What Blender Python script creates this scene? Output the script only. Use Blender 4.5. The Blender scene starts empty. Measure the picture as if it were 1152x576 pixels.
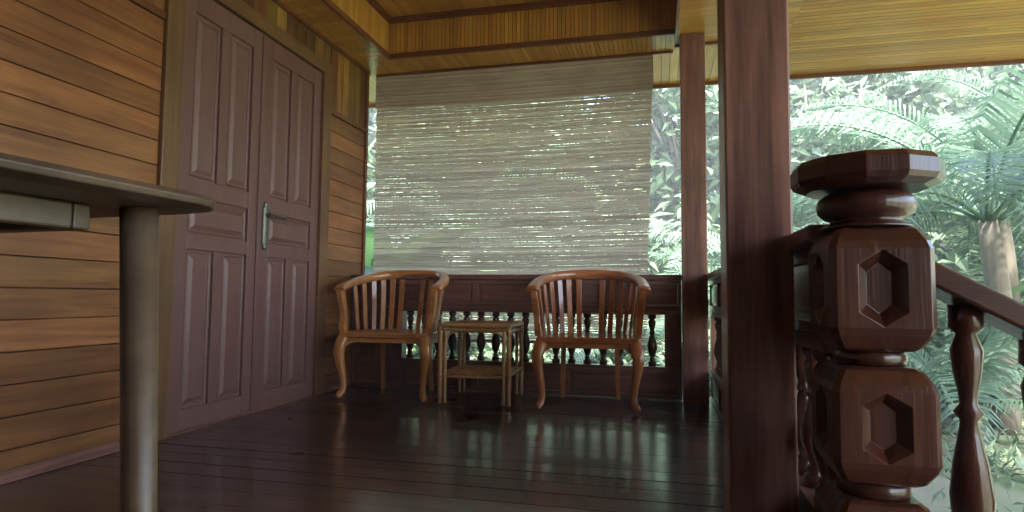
import bpy, bmesh, math, random
from math import sin, cos, pi, radians
from mathutils import Vector, Matrix
random.seed(7)
S = bpy.context.scene
COL = S.collection

# ------------------------------------------------------------------ materials
def nt(name):
    m = bpy.data.materials.new(name); m.use_nodes = True
    n = m.node_tree; b = n.nodes['Principled BSDF']
    return m, n, b

DK = 1.0
def wood(name, c1, c2, axis='X', rough=.4, coat=0.0, scale=1.0, var=.25, bump=.15, hue=.0, stain=None, spec=.5, crough=.12):
    """streaky timber: the grain runs along 'axis', every board (island) takes its own tone"""
    c1 = tuple(x*DK for x in c1); c2 = tuple(x*DK for x in c2)
    m, n, b = nt(name); N = n.nodes; L = n.links
    tc = N.new('ShaderNodeTexCoord')
    geo = N.new('ShaderNodeNewGeometry')
    off = N.new('ShaderNodeVectorMath'); off.operation = 'SCALE'
    comb = N.new('ShaderNodeCombineXYZ')
    for i in range(3): L.new(geo.outputs['Random Per Island'], comb.inputs[i])
    L.new(comb.outputs[0], off.inputs[0]); off.inputs['Scale'].default_value = 37.0
    add = N.new('ShaderNodeVectorMath'); add.operation = 'ADD'
    L.new(tc.outputs['Object'], add.inputs[0]); L.new(off.outputs[0], add.inputs[1])
    mp = N.new('ShaderNodeMapping')
    s = [22.0*scale]*3; s['XYZ'.index(axis)] = 1.6*scale
    mp.inputs['Scale'].default_value = s
    L.new(add.outputs[0], mp.inputs['Vector'])
    n1 = N.new('ShaderNodeTexNoise'); n1.inputs['Scale'].default_value = 1.0
    n1.inputs['Detail'].default_value = 5; n1.inputs['Distortion'].default_value = .6
    L.new(mp.outputs[0], n1.inputs['Vector'])
    mp2 = N.new('ShaderNodeMapping')
    s2 = [140.0*scale]*3; s2['XYZ'.index(axis)] = 5.0*scale
    mp2.inputs['Scale'].default_value = s2; L.new(add.outputs[0], mp2.inputs['Vector'])
    n2 = N.new('ShaderNodeTexNoise'); n2.inputs['Scale'].default_value = 1.0; n2.inputs['Detail'].default_value = 3
    L.new(mp2.outputs[0], n2.inputs['Vector'])
    mix = N.new('ShaderNodeMath'); mix.operation = 'MULTIPLY_ADD'
    L.new(n2.outputs['Fac'], mix.inputs[0]); mix.inputs[1].default_value = .35
    L.new(n1.outputs['Fac'], mix.inputs[2])
    cr = N.new('ShaderNodeValToRGB')
    cr.color_ramp.elements[0].position = .45; cr.color_ramp.elements[0].color = (*c1, 1)
    cr.color_ramp.elements[1].position = .86; cr.color_ramp.elements[1].color = (*c2, 1)
    L.new(mix.outputs[0], cr.inputs[0])
    hsv = N.new('ShaderNodeHueSaturation')
    mr = N.new('ShaderNodeMapRange')
    mr.inputs['To Min'].default_value = 1-var; mr.inputs['To Max'].default_value = 1+var
    L.new(geo.outputs['Random Per Island'], mr.inputs['Value']); L.new(mr.outputs[0], hsv.inputs['Value'])
    if hue:
        wn = N.new('ShaderNodeTexWhiteNoise'); wn.noise_dimensions = '1D'
        L.new(geo.outputs['Random Per Island'], wn.inputs['W'])
        mh = N.new('ShaderNodeMapRange'); mh.inputs['To Min'].default_value = .5-hue; mh.inputs['To Max'].default_value = .5+hue
        L.new(wn.outputs['Value'], mh.inputs['Value']); L.new(mh.outputs[0], hsv.inputs['Hue'])
    L.new(cr.outputs[0], hsv.inputs['Color'])
    out = hsv.outputs[0]
    # broad wear
    n3 = N.new('ShaderNodeTexNoise'); n3.inputs['Scale'].default_value = 2.3; n3.inputs['Detail'].default_value = 4
    L.new(tc.outputs['Object'], n3.inputs['Vector'])
    mx = N.new('ShaderNodeMix'); mx.data_type = 'RGBA'; mx.blend_type = 'MIX'
    r3 = N.new('ShaderNodeMapRange'); r3.inputs['From Min'].default_value = .45; r3.inputs['From Max'].default_value = .75
    r3.inputs['To Max'].default_value = .6
    L.new(n3.outputs['Fac'], r3.inputs['Value']); L.new(r3.outputs[0], mx.inputs[0])
    L.new(out, mx.inputs[6]); mx.inputs[7].default_value = (*(stain or tuple(x*.6 for x in c1)), 1)
    L.new(mx.outputs[2], b.inputs['Base Color'])
    rr = N.new('ShaderNodeMapRange'); rr.inputs['To Min'].default_value = max(.05, rough-.12); rr.inputs['To Max'].default_value = rough+.15
    L.new(n3.outputs['Fac'], rr.inputs['Value']); L.new(rr.outputs[0], b.inputs['Roughness'])
    b.inputs['Specular IOR Level'].default_value = spec
    if coat:
        b.inputs['Coat Weight'].default_value = coat; b.inputs['Coat Roughness'].default_value = crough
    bp = N.new('ShaderNodeBump'); bp.inputs['Strength'].default_value = bump; bp.inputs['Distance'].default_value = .004
    L.new(mix.outputs[0], bp.inputs['Height']); L.new(bp.outputs[0], b.inputs['Normal'])
    return m

def leafmat(name, c1, c2, trans=.3, rough=.4):
    m, n, b = nt(name); N = n.nodes; L = n.links
    geo = N.new('ShaderNodeNewGeometry'); cr = N.new('ShaderNodeValToRGB')
    cr.color_ramp.elements[0].color = (*c1, 1); cr.color_ramp.elements[1].color = (*c2, 1)
    L.new(geo.outputs['Random Per Island'], cr.inputs[0])
    L.new(cr.outputs[0], b.inputs['Base Color']); b.inputs['Roughness'].default_value = rough
    tr = N.new('ShaderNodeBsdfTranslucent'); L.new(cr.outputs[0], tr.inputs[0])
    mx = N.new('ShaderNodeMixShader'); mx.inputs[0].default_value = trans
    L.new(b.outputs[0], mx.inputs[1]); L.new(tr.outputs[0], mx.inputs[2])
    L.new(mx.outputs[0], N['Material Output'].inputs[0])
    return m

def ground_mat(name, c1, c2, sc=3):
    m, n, b = nt(name); N = n.nodes; L = n.links
    tc = N.new('ShaderNodeTexCoord'); no = N.new('ShaderNodeTexNoise'); no.inputs['Scale'].default_value = sc; no.inputs['Detail'].default_value = 8
    L.new(tc.outputs['Object'], no.inputs['Vector']); cr = N.new('ShaderNodeValToRGB')
    cr.color_ramp.elements[0].position = .35; cr.color_ramp.elements[0].color = (*c1, 1)
    cr.color_ramp.elements[1].position = .65; cr.color_ramp.elements[1].color = (*c2, 1)
    L.new(no.outputs['Fac'], cr.inputs[0]); L.new(cr.outputs[0], b.inputs['Base Color']); b.inputs['Roughness'].default_value = .9
    bp = N.new('ShaderNodeBump'); bp.inputs['Distance'].default_value = .03; L.new(no.outputs['Fac'], bp.inputs['Height']); L.new(bp.outputs[0], b.inputs['Normal'])
    return m

M = {}
DK = .72
for ax in 'XYZ':
    M['ceil'+ax] = wood('varnished_pine_'+ax, (.58, .26, .040), (.78, .42, .085), ax, .42, .15, 1.0, .22, .1, .008, stain=(.46, .19, .03))
    M['dark'+ax] = wood('dark_timber_'+ax, (.125, .052, .038), (.42, .20, .15), ax, .38, .3, .7, .12, .35, spec=.35, crough=.25)
    M['para'+ax] = wood('red_brown_panel_'+ax, (.17, .072, .050), (.32, .15, .105), ax, .34, .35, 1.0, .12, .2, crough=.22)
    M['wall'+ax] = wood('wall_plank_'+ax, (.24, .085, .026), (.50, .21, .07), ax, .4, .2, 1.0, .36, .15, .006)
    M['frieze'+ax] = wood('frieze_plank_'+ax, (.15, .062, .02), (.42, .21, .05), ax, .4, .2, 1.0, .6, .15, .02)
    M['newel'+ax] = wood('polished_dark_wood_'+ax, (.040, .011, .006), (.100, .027, .014), ax, .32, .55, 1.0, .1, .6, stain=(.03, .009, .006), spec=.2, crough=.14)
    M['trim'+ax] = wood('red_brown_trim_'+ax, (.16, .05, .022), (.26, .085, .035), ax, .4, .2, 1.0, .1, .1)
    M['frame'+ax] = wood('door_frame_'+ax, (.20, .095, .038), (.33, .17, .07), ax, .42, .2, 1.0, .15, .15)
    M['chair'+ax] = wood('glossy_teak_'+ax, (.50, .185, .047), (.80, .36, .11), ax, .3, .8, 1.4, .15, .06, crough=.1)
    M['chairb'+ax] = wood('glossy_red_teak_'+ax, (.42, .13, .036), (.66, .25, .085), ax, .3, .8, 1.4, .15, .06, crough=.1)
    M['door'+ax] = wood('maroon_painted_wood_'+ax, (.225, .102, .086), (.275, .135, .118), ax, .42, .12, .6, .05, .08, stain=(.19, .11, .10), crough=.3)
M['floor'] = wood('dark_polished_floorboard', (.028, .009, .007), (.066, .020, .015), 'X', .3, .9, .8, .35, .3, stain=(.040, .012, .009), spec=.15, crough=.17)
DK = .85
M['floor'].node_tree.nodes['Principled BSDF'].inputs['Coat IOR'].default_value = 1.85
M['rattan'] = wood('bamboo_pole', (.38, .19, .06), (.62, .36, .14), 'Z', .4, .3, 2.0, .2, .15)
M['weave'] = wood('woven_cane', (.30, .15, .055), (.52, .29, .12), 'X', .5, .1, 3.0, .35, .3)
M['cane'] = wood('blind_backing_reed', (.46, .37, .28), (.68, .58, .46), 'X', .6, 0, 2.0, .3, .2)
M['table'] = wood('grey_brown_table_wood', (.075, .045, .028), (.16, .10, .06), 'X', .5, .25, 1.0, .1, .2, crough=.3)
M['foliage'] = leafmat('broad_leaf', (.08, .14, .075), (.18, .26, .15), .3, .6)
M['foliage2'] = leafmat('pale_leaf', (.11, .18, .11), (.22, .30, .20), .3, .6)
M['darkleaf'] = leafmat('dark_leaf', (.035, .07, .03), (.09, .13, .06), .3, .6)
M['palm'] = leafmat('palm_leaflet', (.09, .16, .11), (.17, .25, .17), .3, .30)
M['banana'] = leafmat('banana_leaf', (.09, .19, .07), (.15, .25, .10), .35, .4)
M['bark'] = wood('bark', (.12, .10, .07), (.24, .21, .16), 'Z', .8, 0, .5, .1, .8)
M['ground'] = ground_mat('garden_soil_and_moss', (.20, .185, .14), (.12, .17, .08), 1.5)
M['hill'] = ground_mat('hill_undergrowth', (.03, .05, .015), (.07, .12, .03), .8)
M['concrete'] = ground_mat('concrete', (.3, .29, .26), (.42, .4, .36), 6)
M['tiles'] = wood('roof_shingle', (.12, .05, .03), (.22, .10, .06), 'Y', .7, 0, 1, .3, .3)
m, n, b = nt('tarnished_metal'); b.inputs['Base Color'].default_value = (.20, .20, .17, 1); b.inputs['Metallic'].default_value = .85; b.inputs['Roughness'].default_value = .38
no = n.nodes.new('ShaderNodeTexNoise'); no.inputs['Scale'].default_value = 60; bp = n.nodes.new('ShaderNodeBump'); bp.inputs['Strength'].default_value = .4; bp.inputs['Distance'].default_value = .002
n.links.new(no.outputs['Fac'], bp.inputs['Height']); n.links.new(bp.outputs[0], b.inputs['Normal']); M['metal'] = m
m, n, b = nt('black_cord'); b.inputs['Base Color'].default_value = (.02, .02, .02, 1); M['cord'] = m
# thin bamboo slats: let some daylight glow through them
m, n, b = nt('split_bamboo_slat'); N = n.nodes; L = n.links
geo = N.new('ShaderNodeNewGeometry'); tc = N.new('ShaderNodeTexCoord'); mp = N.new('ShaderNodeMapping'); mp.inputs['Scale'].default_value = (2.5, 60, 60)
L.new(tc.outputs['Object'], mp.inputs[0]); no = N.new('ShaderNodeTexNoise'); no.inputs['Scale'].default_value = 1; L.new(mp.outputs[0], no.inputs['Vector'])
ad = N.new('ShaderNodeMath'); ad.operation = 'MULTIPLY_ADD'; L.new(geo.outputs['Random Per Island'], ad.inputs[0]); ad.inputs[1].default_value = .45; L.new(no.outputs['Fac'], ad.inputs[2])
cr = N.new('ShaderNodeValToRGB'); cr.color_ramp.elements[0].position = .3; cr.color_ramp.elements[0].color = (.56, .47, .41, 1); cr.color_ramp.elements[1].position = 1.0; cr.color_ramp.elements[1].color = (.86, .76, .68, 1)
L.new(ad.outputs[0], cr.inputs[0]); L.new(cr.outputs[0], b.inputs['Base Color']); b.inputs['Roughness'].default_value = .45
tr = N.new('ShaderNodeBsdfTranslucent'); L.new(cr.outputs[0], tr.inputs[0]); mx = N.new('ShaderNodeMixShader'); mx.inputs[0].default_value = .68
L.new(b.outputs[0], mx.inputs[1]); L.new(tr.outputs[0], mx.inputs[2]); L.new(mx.outputs[0], N['Material Output'].inputs[0]); M['slat'] = m

# ------------------------------------------------------------------ mesh builder
class MB:
    def __init__(s): s.v = []; s.f = []; s.sm = []
    def face(s, pts, smooth=False):
        k = len(s.v); s.v += [tuple(p) for p in pts]; s.f.append(tuple(range(k, k+len(pts)))); s.sm.append(smooth)
    def hexa(s, c):                       # eight corners: bottom ring then top ring
        k = len(s.v); s.v += [tuple(p) for p in c]
        for q in ((3, 2, 1, 0), (4, 5, 6, 7), (0, 1, 5, 4), (1, 2, 6, 5), (2, 3, 7, 6), (3, 0, 4, 7)):
            s.f.append(tuple(k+i for i in q)); s.sm.append(False)
        return s
    def box(s, x0, x1, y0, y1, z0, z1):
        return s.hexa([(x0, y0, z0), (x1, y0, z0), (x1, y1, z0), (x0, y1, z0), (x0, y0, z1), (x1, y0, z1), (x1, y1, z1), (x0, y1, z1)])
    def loft(s, rings, cap=True, smooth=True, closed=False):
        k = len(s.v); n_ = len(rings[0]); R_ = len(rings)
        for r in rings: s.v += [tuple(p) for p in r]
        for i in range(R_ if closed else R_-1):
            a = k+i*n_; c = k+((i+1) % R_)*n_
            for j in range(n_):
                j2 = (j+1) % n_; s.f.append((a+j, a+j2, c+j2, c+j)); s.sm.append(smooth)
        if cap and not closed:
            s.f.append(tuple(k+j for j in reversed(range(n_)))); s.sm.append(False)
            s.f.append(tuple(k+(R_-1)*n_+j for j in range(n_))); s.sm.append(False)
        return s
    def lathe(s, prof, c=(0, 0, 0), seg=16):
        return s.loft([[(c[0]+r*cos(2*pi*j/seg), c[1]+r*sin(2*pi*j/seg), c[2]+z) for j in range(seg)] for r, z in prof])
    def sqlathe(s, prof, c=(0, 0, 0), ch=.12):   # square section with chamfered corners; prof = (half width, z)
        rings = []
        for r, z in prof:
            q = r*(1-ch); rings.append([(c[0]+a*r if abs(a) == 1 else c[0]+a*q/1, c[1]+b_*r if abs(b_) == 1 else c[1]+b_*q, c[2]+z)
                for a, b_ in ((1, -.999), (1, .999), (.999, 1), (-.999, 1), (-1, .999), (-1, -.999), (-.999, -1), (.999, -1))])
        return s.loft(rings, smooth=False)
    def sweep(s, pts, sec, up=(0, 0, 1), smooth=True, cap=True):
        """sec(t) -> list of (side, up) offsets"""
        P = [Vector(p) for p in pts]; rings = []; n_ = len(P)
        for i, p in enumerate(P):
            t = (P[min(i+1, n_-1)]-P[max(i-1, 0)]).normalized()
            u = Vector(up); sd = t.cross(u)
            if sd.length < 1e-4: sd = t.cross(Vector((1, 0, 0)))
            sd.normalize(); uu = sd.cross(t)
            rings.append([p+sd*a+uu*b_ for a, b_ in sec(i/(n_-1))])
        return s.loft(rings, cap, smooth)
    def tube(s, pts, r, seg=8, up=(0, 0, 1)):
        rf = r if callable(r) else (lambda t: r)
        return s.sweep(pts, lambda t: [(rf(t)*cos(2*pi*j/seg), rf(t)*sin(2*pi*j/seg)) for j in range(seg)], up)
    def build(s, name, mat, parent=None, bevel=0, **tags):
        me = bpy.data.meshes.new(name); me.from_pydata(s.v, [], s.f); me.update()
        me.polygons.foreach_set('use_smooth', s.sm)
        me.materials.append(M[mat] if isinstance(mat, str) else mat)
        o = bpy.data.objects.new(name, me); COL.objects.link(o)
        if parent is not None: o.parent = parent
        if bevel:
            bv = o.modifiers.new('bevel', 'BEVEL'); bv.width = bevel; bv.segments = 2; bv.limit_method = 'ANGLE'; bv.angle_limit = radians(50)
        for k, v_ in tags.items(): o[k] = v_
        return o

def thing(name, label, cat, loc=(0, 0, 0), rz=0, group=None):
    o = bpy.data.objects.new(name, None); COL.objects.link(o); o.empty_display_size = .1
    o.location = loc; o.rotation_euler = (0, 0, rz); o['label'] = label; o['category'] = cat; o['kind'] = 'thing'
    if group: o['group'] = group
    return o
def copy_tree(o, label=None, parent=None):
    c = o.copy(); COL.objects.link(c)
    if parent is not None: c.parent = parent; c.matrix_parent_inverse = Matrix()
    if label: c['label'] = label
    for ch in list(o.children): copy_tree(ch, None, c)
    return c
def bez(p0, p1, p2, p3, n=12):
    p0, p1, p2, p3 = map(Vector, (p0, p1, p2, p3)); r = []
    for i in range(n+1):
        t = i/n; r.append(p0*(1-t)**3+p1*3*t*(1-t)**2+p2*3*t*t*(1-t)+p3*t**3)
    return r
def boards(mb, axis, a0, a1, l0, l1, d0, d1, n, gap=.002, face='z', jit=0, joint=0):
    """n boards side by side between a0..a1, length l0..l1, thickness d0..d1.
    axis: the axis boards run along; face: the thin axis"""
    w = (a1-a0)/n; third = [c for c in 'xyz' if c not in (axis, face)][0]
    for i in range(n):
        e = {axis: (l0, l1), third: (a0+i*w+gap/2, a0+(i+1)*w-gap/2), face: (d0-random.random()*jit, d1)}
        cut = random.uniform(l0+.15*(l1-l0), l1-.15*(l1-l0)) if random.random() < joint else None
        if cut is None: mb.box(*e['x'], *e['y'], *e['z'])
        else:
            for q in ((l0, cut-.0012), (cut+.0012, l1)): e[axis] = q; mb.box(*e['x'], *e['y'], *e['z'])
    return mb

XL, D, ZC = -2.40, 4.50, 2.63     # door wall plane, parapet inner face, soffit height
YN = -2.2                          # the veranda's near end, behind the camera

# ------------------------------------------------------------------ floor and the ground under the house
mb = MB(); y = YN; 
while y < 4.72:
    w = random.uniform(.115, .15); y1 = min(y+w, 4.74); tl = random.uniform(-.0013, .0013)
    c = [(-2.44, y, -.03), (.50, y, -.03), (.50, y1-.0015, -.03), (-2.44, y1-.0015, -.03), (-2.44, y, tl), (.50, y, tl), (.50, y1-.0015, -tl), (-2.44, y1-.0015, -tl)]
    mb.hexa(c); y = y1
mb.build('floor', 'floor', None, 0, kind='structure')
f = MB().box(-2.42, .47, YN, 4.72, -.19, -.032); f.build('floor_base', 'darkX', None, 0, kind='structure')

def terrain(x, y):
    z = -.62+.05*sin(x*.9)+.04*sin(y*1.3+1)
    r = math.hypot(x+.8, y-2)
    if r > 9: z += min(5.5, ((r-9)*.20))*(.5+.5*max(-.6, min(1, (y+6)/10)))
    return z
def sheet(name, x0, x1, y0, y1, nx, ny, fn, mat):
    s = MB(); s.v = [(x0+(x1-x0)*i/nx, y0+(y1-y0)*j/ny, fn(x0+(x1-x0)*i/nx, y0+(y1-y0)*j/ny)) for j in range(ny+1) for i in range(nx+1)]
    for j in range(ny):
        for i in range(nx): a = j*(nx+1)+i; s.f.append((a, a+1, a+nx+2, a+nx+1)); s.sm.append(True)
    return s.build(name, mat, None, 0, kind='structure')
sheet('ground', -90, 90, -90, 110, 150, 160, terrain, 'ground')

# ------------------------------------------------------------------ posts (square timber with eased edges)
def post(x0, x1, y0, y1, z0, z1, label):
    t = thing('veranda_post', label, 'post', ((x0+x1)/2, (y0+y1)/2, 0), 0, 'square timber posts holding the veranda roof')
    w, d = (x1-x0)/2, (y1-y0)/2
    mb = MB().box(-w, w, -d, d, z0, z1); mb.build('shaft', 'darkZ', t, .006)
    return t
post(.178, .343, 1.70, 1.865, .002, 2.628, 'thick purple brown square post standing close beside the carved newel')
post(.166, .334, 4.36, 4.52, .002, 2.578, 'slimmer looking far post at the corner right of the bamboo blind')

# ------------------------------------------------------------------ ceiling
c = MB()
boards(c, 'x', YN, 4.46, XL, -2.10, ZC, ZC+.02, 85, .005, jit=.001)          # soffit along the door wall
boards(c, 'y', -2.10, .14, 4.46, 4.78, ZC, ZC+.02, 64, .003, jit=.001)        # soffit along the blind
boards(c, 'y', XL, -2.10, 4.46, 4.78, ZC, ZC+.02, 9, .003, jit=.001)
ceiling = c.build('ceiling', 'ceilY', None, 0, kind='structure')
MB().box(-2.42, .14, 4.46, 4.78, ZC+.021, ZC+.03).box(-2.42, -2.102, YN, 4.46, ZC+.021, ZC+.03).box(-2.10, .14, YN, 4.46, 2.981, 3.0).box(-2.13, -2.122, YN, 4.49, ZC+.03, 3.0).box(-2.10, .14, 4.482, 4.49, ZC+.03, 3.0).build('ceiling_backing', 'darkX', ceiling, 0)
c = MB(); boards(c, 'z', -2.10, .14, ZC+.021, 2.96, 4.462, 4.48, 70, .003, face='y'); c.build('recess_face', 'ceilZ', ceiling, 0)
c = MB(); boards(c, 'z', YN, 4.46, ZC+.021, 2.96, -2.12, -2.102, 190, .003, face='x'); c.build('recess_face', 'ceilZ', ceiling, 0)
c = MB(); boards(c, 'y', -2.10, .14, YN, 4.46, 2.96, 2.98, 64, .003); c.build('upper_boards', 'ceilY', ceiling, 0)
t_ = MB()
t_.box(-2.10, .14, 4.435, 4.4615, ZC-.012, ZC+.028)      # lower red-brown trim, blind side
t_.box(-2.102, -2.078, YN, 4.434, ZC-.012, ZC+.028)
t_.box(-2.098, .138, 4.425, 4.460, 2.915, 2.958); t_.box(-2.10, -2.065, YN, 4.424, 2.915, 2.958)
t_.box(XL+.001, XL+.022, YN, 4.70, ZC-.025, ZC-.001)
t_.build('trim', 'trimX', ceiling, .003)
# box beam above the posts
bm_ = thing('boxed_ceiling_beam', 'boarded box beam running overhead from the far post towards the viewer', 'beam')
c = MB(); boards(c, 'x', YN, 4.535, .152, .458, 2.58, 2.595, 96, .003, jit=.001); c.build('soffit', 'ceilX', bm_, 0)
c = MB(); boards(c, 'z', YN, 4.535, 2.597, 2.958, .142, .157, 130, .003, face='x'); c.build('side_boards', 'ceilZ', bm_, 0)
MB().box(.16, .45, YN, 4.53, 2.597, 3.0).build('core', 'darkY', bm_)
t_ = MB().box(.132, .151, YN, 4.536, 2.572, 2.60).box(.459, .478, YN, 4.536, 2.572, 2.66).box(.132, .478, 4.537, 4.560, 2.560, 2.606)
t_.box(.10, .141, YN, 4.43, 2.916, 2.957)
t_.build('trim', 'trimY', bm_, .003)
# eaves outside
ev = thing('boarded_roof_eaves', 'yellow boarded underside of the roof overhang above the garden', 'eaves')
c = MB(); boards(c, 'y', -3.3, .93, 4.785, 5.54, ZC+.004, ZC+.024, 62, .003); boards(c, 'y', .142, .93, 4.566, 4.783, ZC+.004, ZC+.024, 11, .003)
c.build('eaves_boards', 'ceilY', ev, 0)
c = MB(); boards(c, 'x', YN, 5.54, .93, 3.6, ZC+.004, ZC+.024, 140, .008, jit=.001, joint=.5); boards(c, 'x', YN, 4.56, .48, .93, ZC+.004, ZC+.024, 80, .003, jit=.001)
c.build('eaves_boards', 'ceilX', ev, .001)
t_ = MB().box(-3.3, 3.62, 5.541, 5.565, ZC-.028, ZC+.16).box(3.60, 3.625, YN, 5.54, ZC-.028, ZC+.16).box(-2.36, .13, 4.765, 4.785, ZC-.02, ZC-.001)
t_.build('fascia', 'trimX', ev, .003)
r = MB(); A = [(-6.3, YN-.6), (3.72, YN-.6), (3.72, 5.66), (-6.3, 5.66)]; B_ = [(-6.3, .6), (-.6, .6), (-.6, 1.6), (-6.3, 1.6)]
for q in range(4):
    q2 = (q+1) % 4; za, zb = 2.80, 5.1
    r.hexa([(*A[q], za), (*A[q2], za), (*B_[q2], zb), (*B_[q], zb), (*A[q], za+.05), (*A[q2], za+.05), (*B_[q2], zb+.05), (*B_[q], zb+.05)])
r.box(-6.3, -.6, .6, 1.6, 5.152, 5.2)
roof = r.build('roof', 'tiles', ev, 0)

# ------------------------------------------------------------------ door wall
w = thing('plank_wall', 'orange brown plank wall around the maroon double door', 'wall', (XL, 0, 0))
def wl(mb): # build in wall-local frame = world shifted by XL
    mb.v = [(x-XL, y_, z) for x, y_, z in mb.v]; return mb
YF0, YF1, ZF = 2.50, 4.09, 2.455       # outside of the door frame
c = MB()
boards(c, 'y', 0, 2.09, YF1+.003, 4.66, XL-.025, XL, 17, .005, face='x')
boards(c, 'y', 0, 2.09, YN, YF0-.003, XL-.025, XL, 17, .005, face='x', joint=.9)
wl(c).build('horizontal_planks', 'wallY', w, .0015)
c = MB()
boards(c, 'z', YF1+.003, 4.66, 2.135, ZC-.026, XL-.025, XL, 6, .004, face='x')
boards(c, 'z', YN, YF0-.003, 2.135, ZC-.026, XL-.025, XL, 42, .004, face='x')
boards(c, 'z', YF0, YF1, ZF+.003, ZC-.026, XL-.025, XL, 14, .004, face='x')
wl(c).build('frieze_planks', 'friezeZ', w, .0015)
c = MB().box(XL-.02, XL+.010, YF1+.003, 4.66, 2.093, 2.132).box(XL-.02, XL+.010, YN, YF0-.003, 2.093, 2.132)
wl(c).build('frieze_rail', 'trimY', w, .002)
c = MB().box(XL-.03, XL+.014, 4.662, 4.70, 0, ZC)
wl(c).build('end_trim', 'trimZ', w, .003)
c = MB().box(XL+.001, XL+.014, YF1+.003, 4.495, .002, .05).box(XL+.001, XL+.014, YN, YF0-.003, .002, .05)
wl(c).build('skirting', 'darkY', w, .002)
wl(MB().box(XL-.122, XL-.112, YF0+.001, YF1-.001, -.6, ZF-.001)).build('light_stop_board', 'darkZ', w)  # unseen board added behind the door to stop light leaking under it
wl(MB().box(XL-.12, XL-.028, YN, YF0, -.6, 3.0).box(XL-.12, XL-.028, YF1, 4.70, -.6, 3.0).box(XL-.12, XL-.028, YF0, YF1, ZF, 3.0)).build('core', 'darkY', w)
dw = thing('maroon_double_door', 'tall maroon painted double door with raised panels beside the chairs', 'door', (XL, 3.30, 0))
MB().box(-.10, .022, YF0-3.30, 2.615-3.30, 0, ZF).build('door_jamb', 'frameZ', dw, .005)
MB().box(-.10, .022, 3.975-3.30, YF1-3.30, 0, ZF).build('door_jamb', 'frameZ', dw, .005)
MB().box(-.10, .004, 2.6155-3.30, 3.9745-3.30, .0005, .011).build('threshold', 'darkY', dw)
MB().box(-.10, .022, 2.6155-3.30, 3.9745-3.30, 2.362, ZF).build('door_frame_head', 'frameY', dw, .005)
def leaf(y0, y1, lab):
    """stiles and rails with sunk fields and raised, bevelled panels"""
    cy_ = 3.30
    st = .095; z0, z1 = .012, 2.356; X0, X1 = -.035, 0.0
    a, b_ = y0-cy_, y1-cy_
    mid = (a+b_)/2; ms = .035
    rails = [(z0, .12), (.955, 1.035), (1.235, 1.335), (2.235, z1)]
    mb = MB(); mb.box(X0, X1, a, a+st, z0, z1).box(X0, X1, b_-st, b_, z0, z1)
    for r0, r1 in rails: mb.box(X0+.0005, X1-.0012, a+st+.0005, b_-st-.0005, r0, r1)
    for r0, r1 in ((.1205, .9545), (1.3355, 2.2345)): mb.box(X0+.0005, X1-.0012, mid-ms, mid+ms, r0, r1)
    o = mb.build('door_leaf', 'doorZ', dw, .0035)
    fields = [(a+st, mid-ms, .12, .955), (mid+ms, b_-st, .12, .955), (a+st, b_-st, 1.035, 1.235), (a+st, mid-ms, 1.335, 2.235), (mid+ms, b_-st, 1.335, 2.235)]
    for (p, q, u, v_) in fields:
        mb = MB(); rings = []
        for ins, dx in ((0.0005, -.016), (.012, -.016), (.016, -.010), (.022, -.013), (.030, -.012), (.052, -.002), (.056, -.003)):
            rings.append([(dx, p+ins, u+ins), (dx, q-ins, u+ins), (dx, q-ins, v_-ins), (dx, p+ins, v_-ins)])
        for i in range(len(rings)-1):
            for j in range(4): mb.face([rings[i][j], rings[i][(j+1) % 4], rings[i+1][(j+1) % 4], rings[i+1][j]])
        mb.face(rings[-1]); mb.face([(-.03, p+.0005, u+.0005), (-.03, p+.0005, v_-.0005), (-.03, q-.0005, v_-.0005), (-.03, q-.0005, u+.0005)])
        # moulding bead round the field
        fr = MB()
        mb.build('door_panel', 'doorZ', o)
    return o
lf1 = leaf(2.618, 3.292, ''); lf2 = leaf(3.298, 3.972, '')
MB().box(.001, .010, 3.274-3.3, 3.316-3.3, .014, 2.354).build('astragal', 'doorZ', lf1, .004)
# ornate handle on the right-hand leaf
h = MB(); pts = []
prof = [(-.150, .006), (-.146, .014), (-.135, .016), (-.128, .011), (-.118, .020), (-.10, .024), (-.09, .020), (-.04, .021), (.04, .021), (.075, .022), (.088, .018), (.10, .025), (.115, .021), (.125, .012), (.134, .016), (.146, .010), (.150, .004)]
h.loft([[(.001, -w_*1.35, z), (.001, w_*1.35, z), (.010, w_*1.35, z), (.016, w_*.8, z), (.016, -w_*.8, z), (.010, -w_*1.35, z)] for z, w_ in prof])
h.build('handle_plate', 'metal', lf2).location = (0, .058, 1.152)
h = MB(); h.tube([(.009, 0, 0), (.03, 0, 0), (.048, 0, 0)], .011, 12, (0, 0, 1))
h.tube(bez((.045, -.012, .004), (.052, .05, .016), (.050, .09, -.008), (.052, .14, .004)), lambda t: .0115-.004*sin(pi*t)+.003*t, 10)
h.build('handle_lever', 'metal', lf2).location = (0, .058, 1.215)
h = MB(); h.lathe([(.0, 0), (.011, 0), (.011, .004), (.0, .005)], seg=12)
h.v = [(z, x, y_) for x, y_, z in h.v]; h.build('keyhole_collar', 'metal', lf2).location = (.0165, .058, 1.10)

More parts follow.
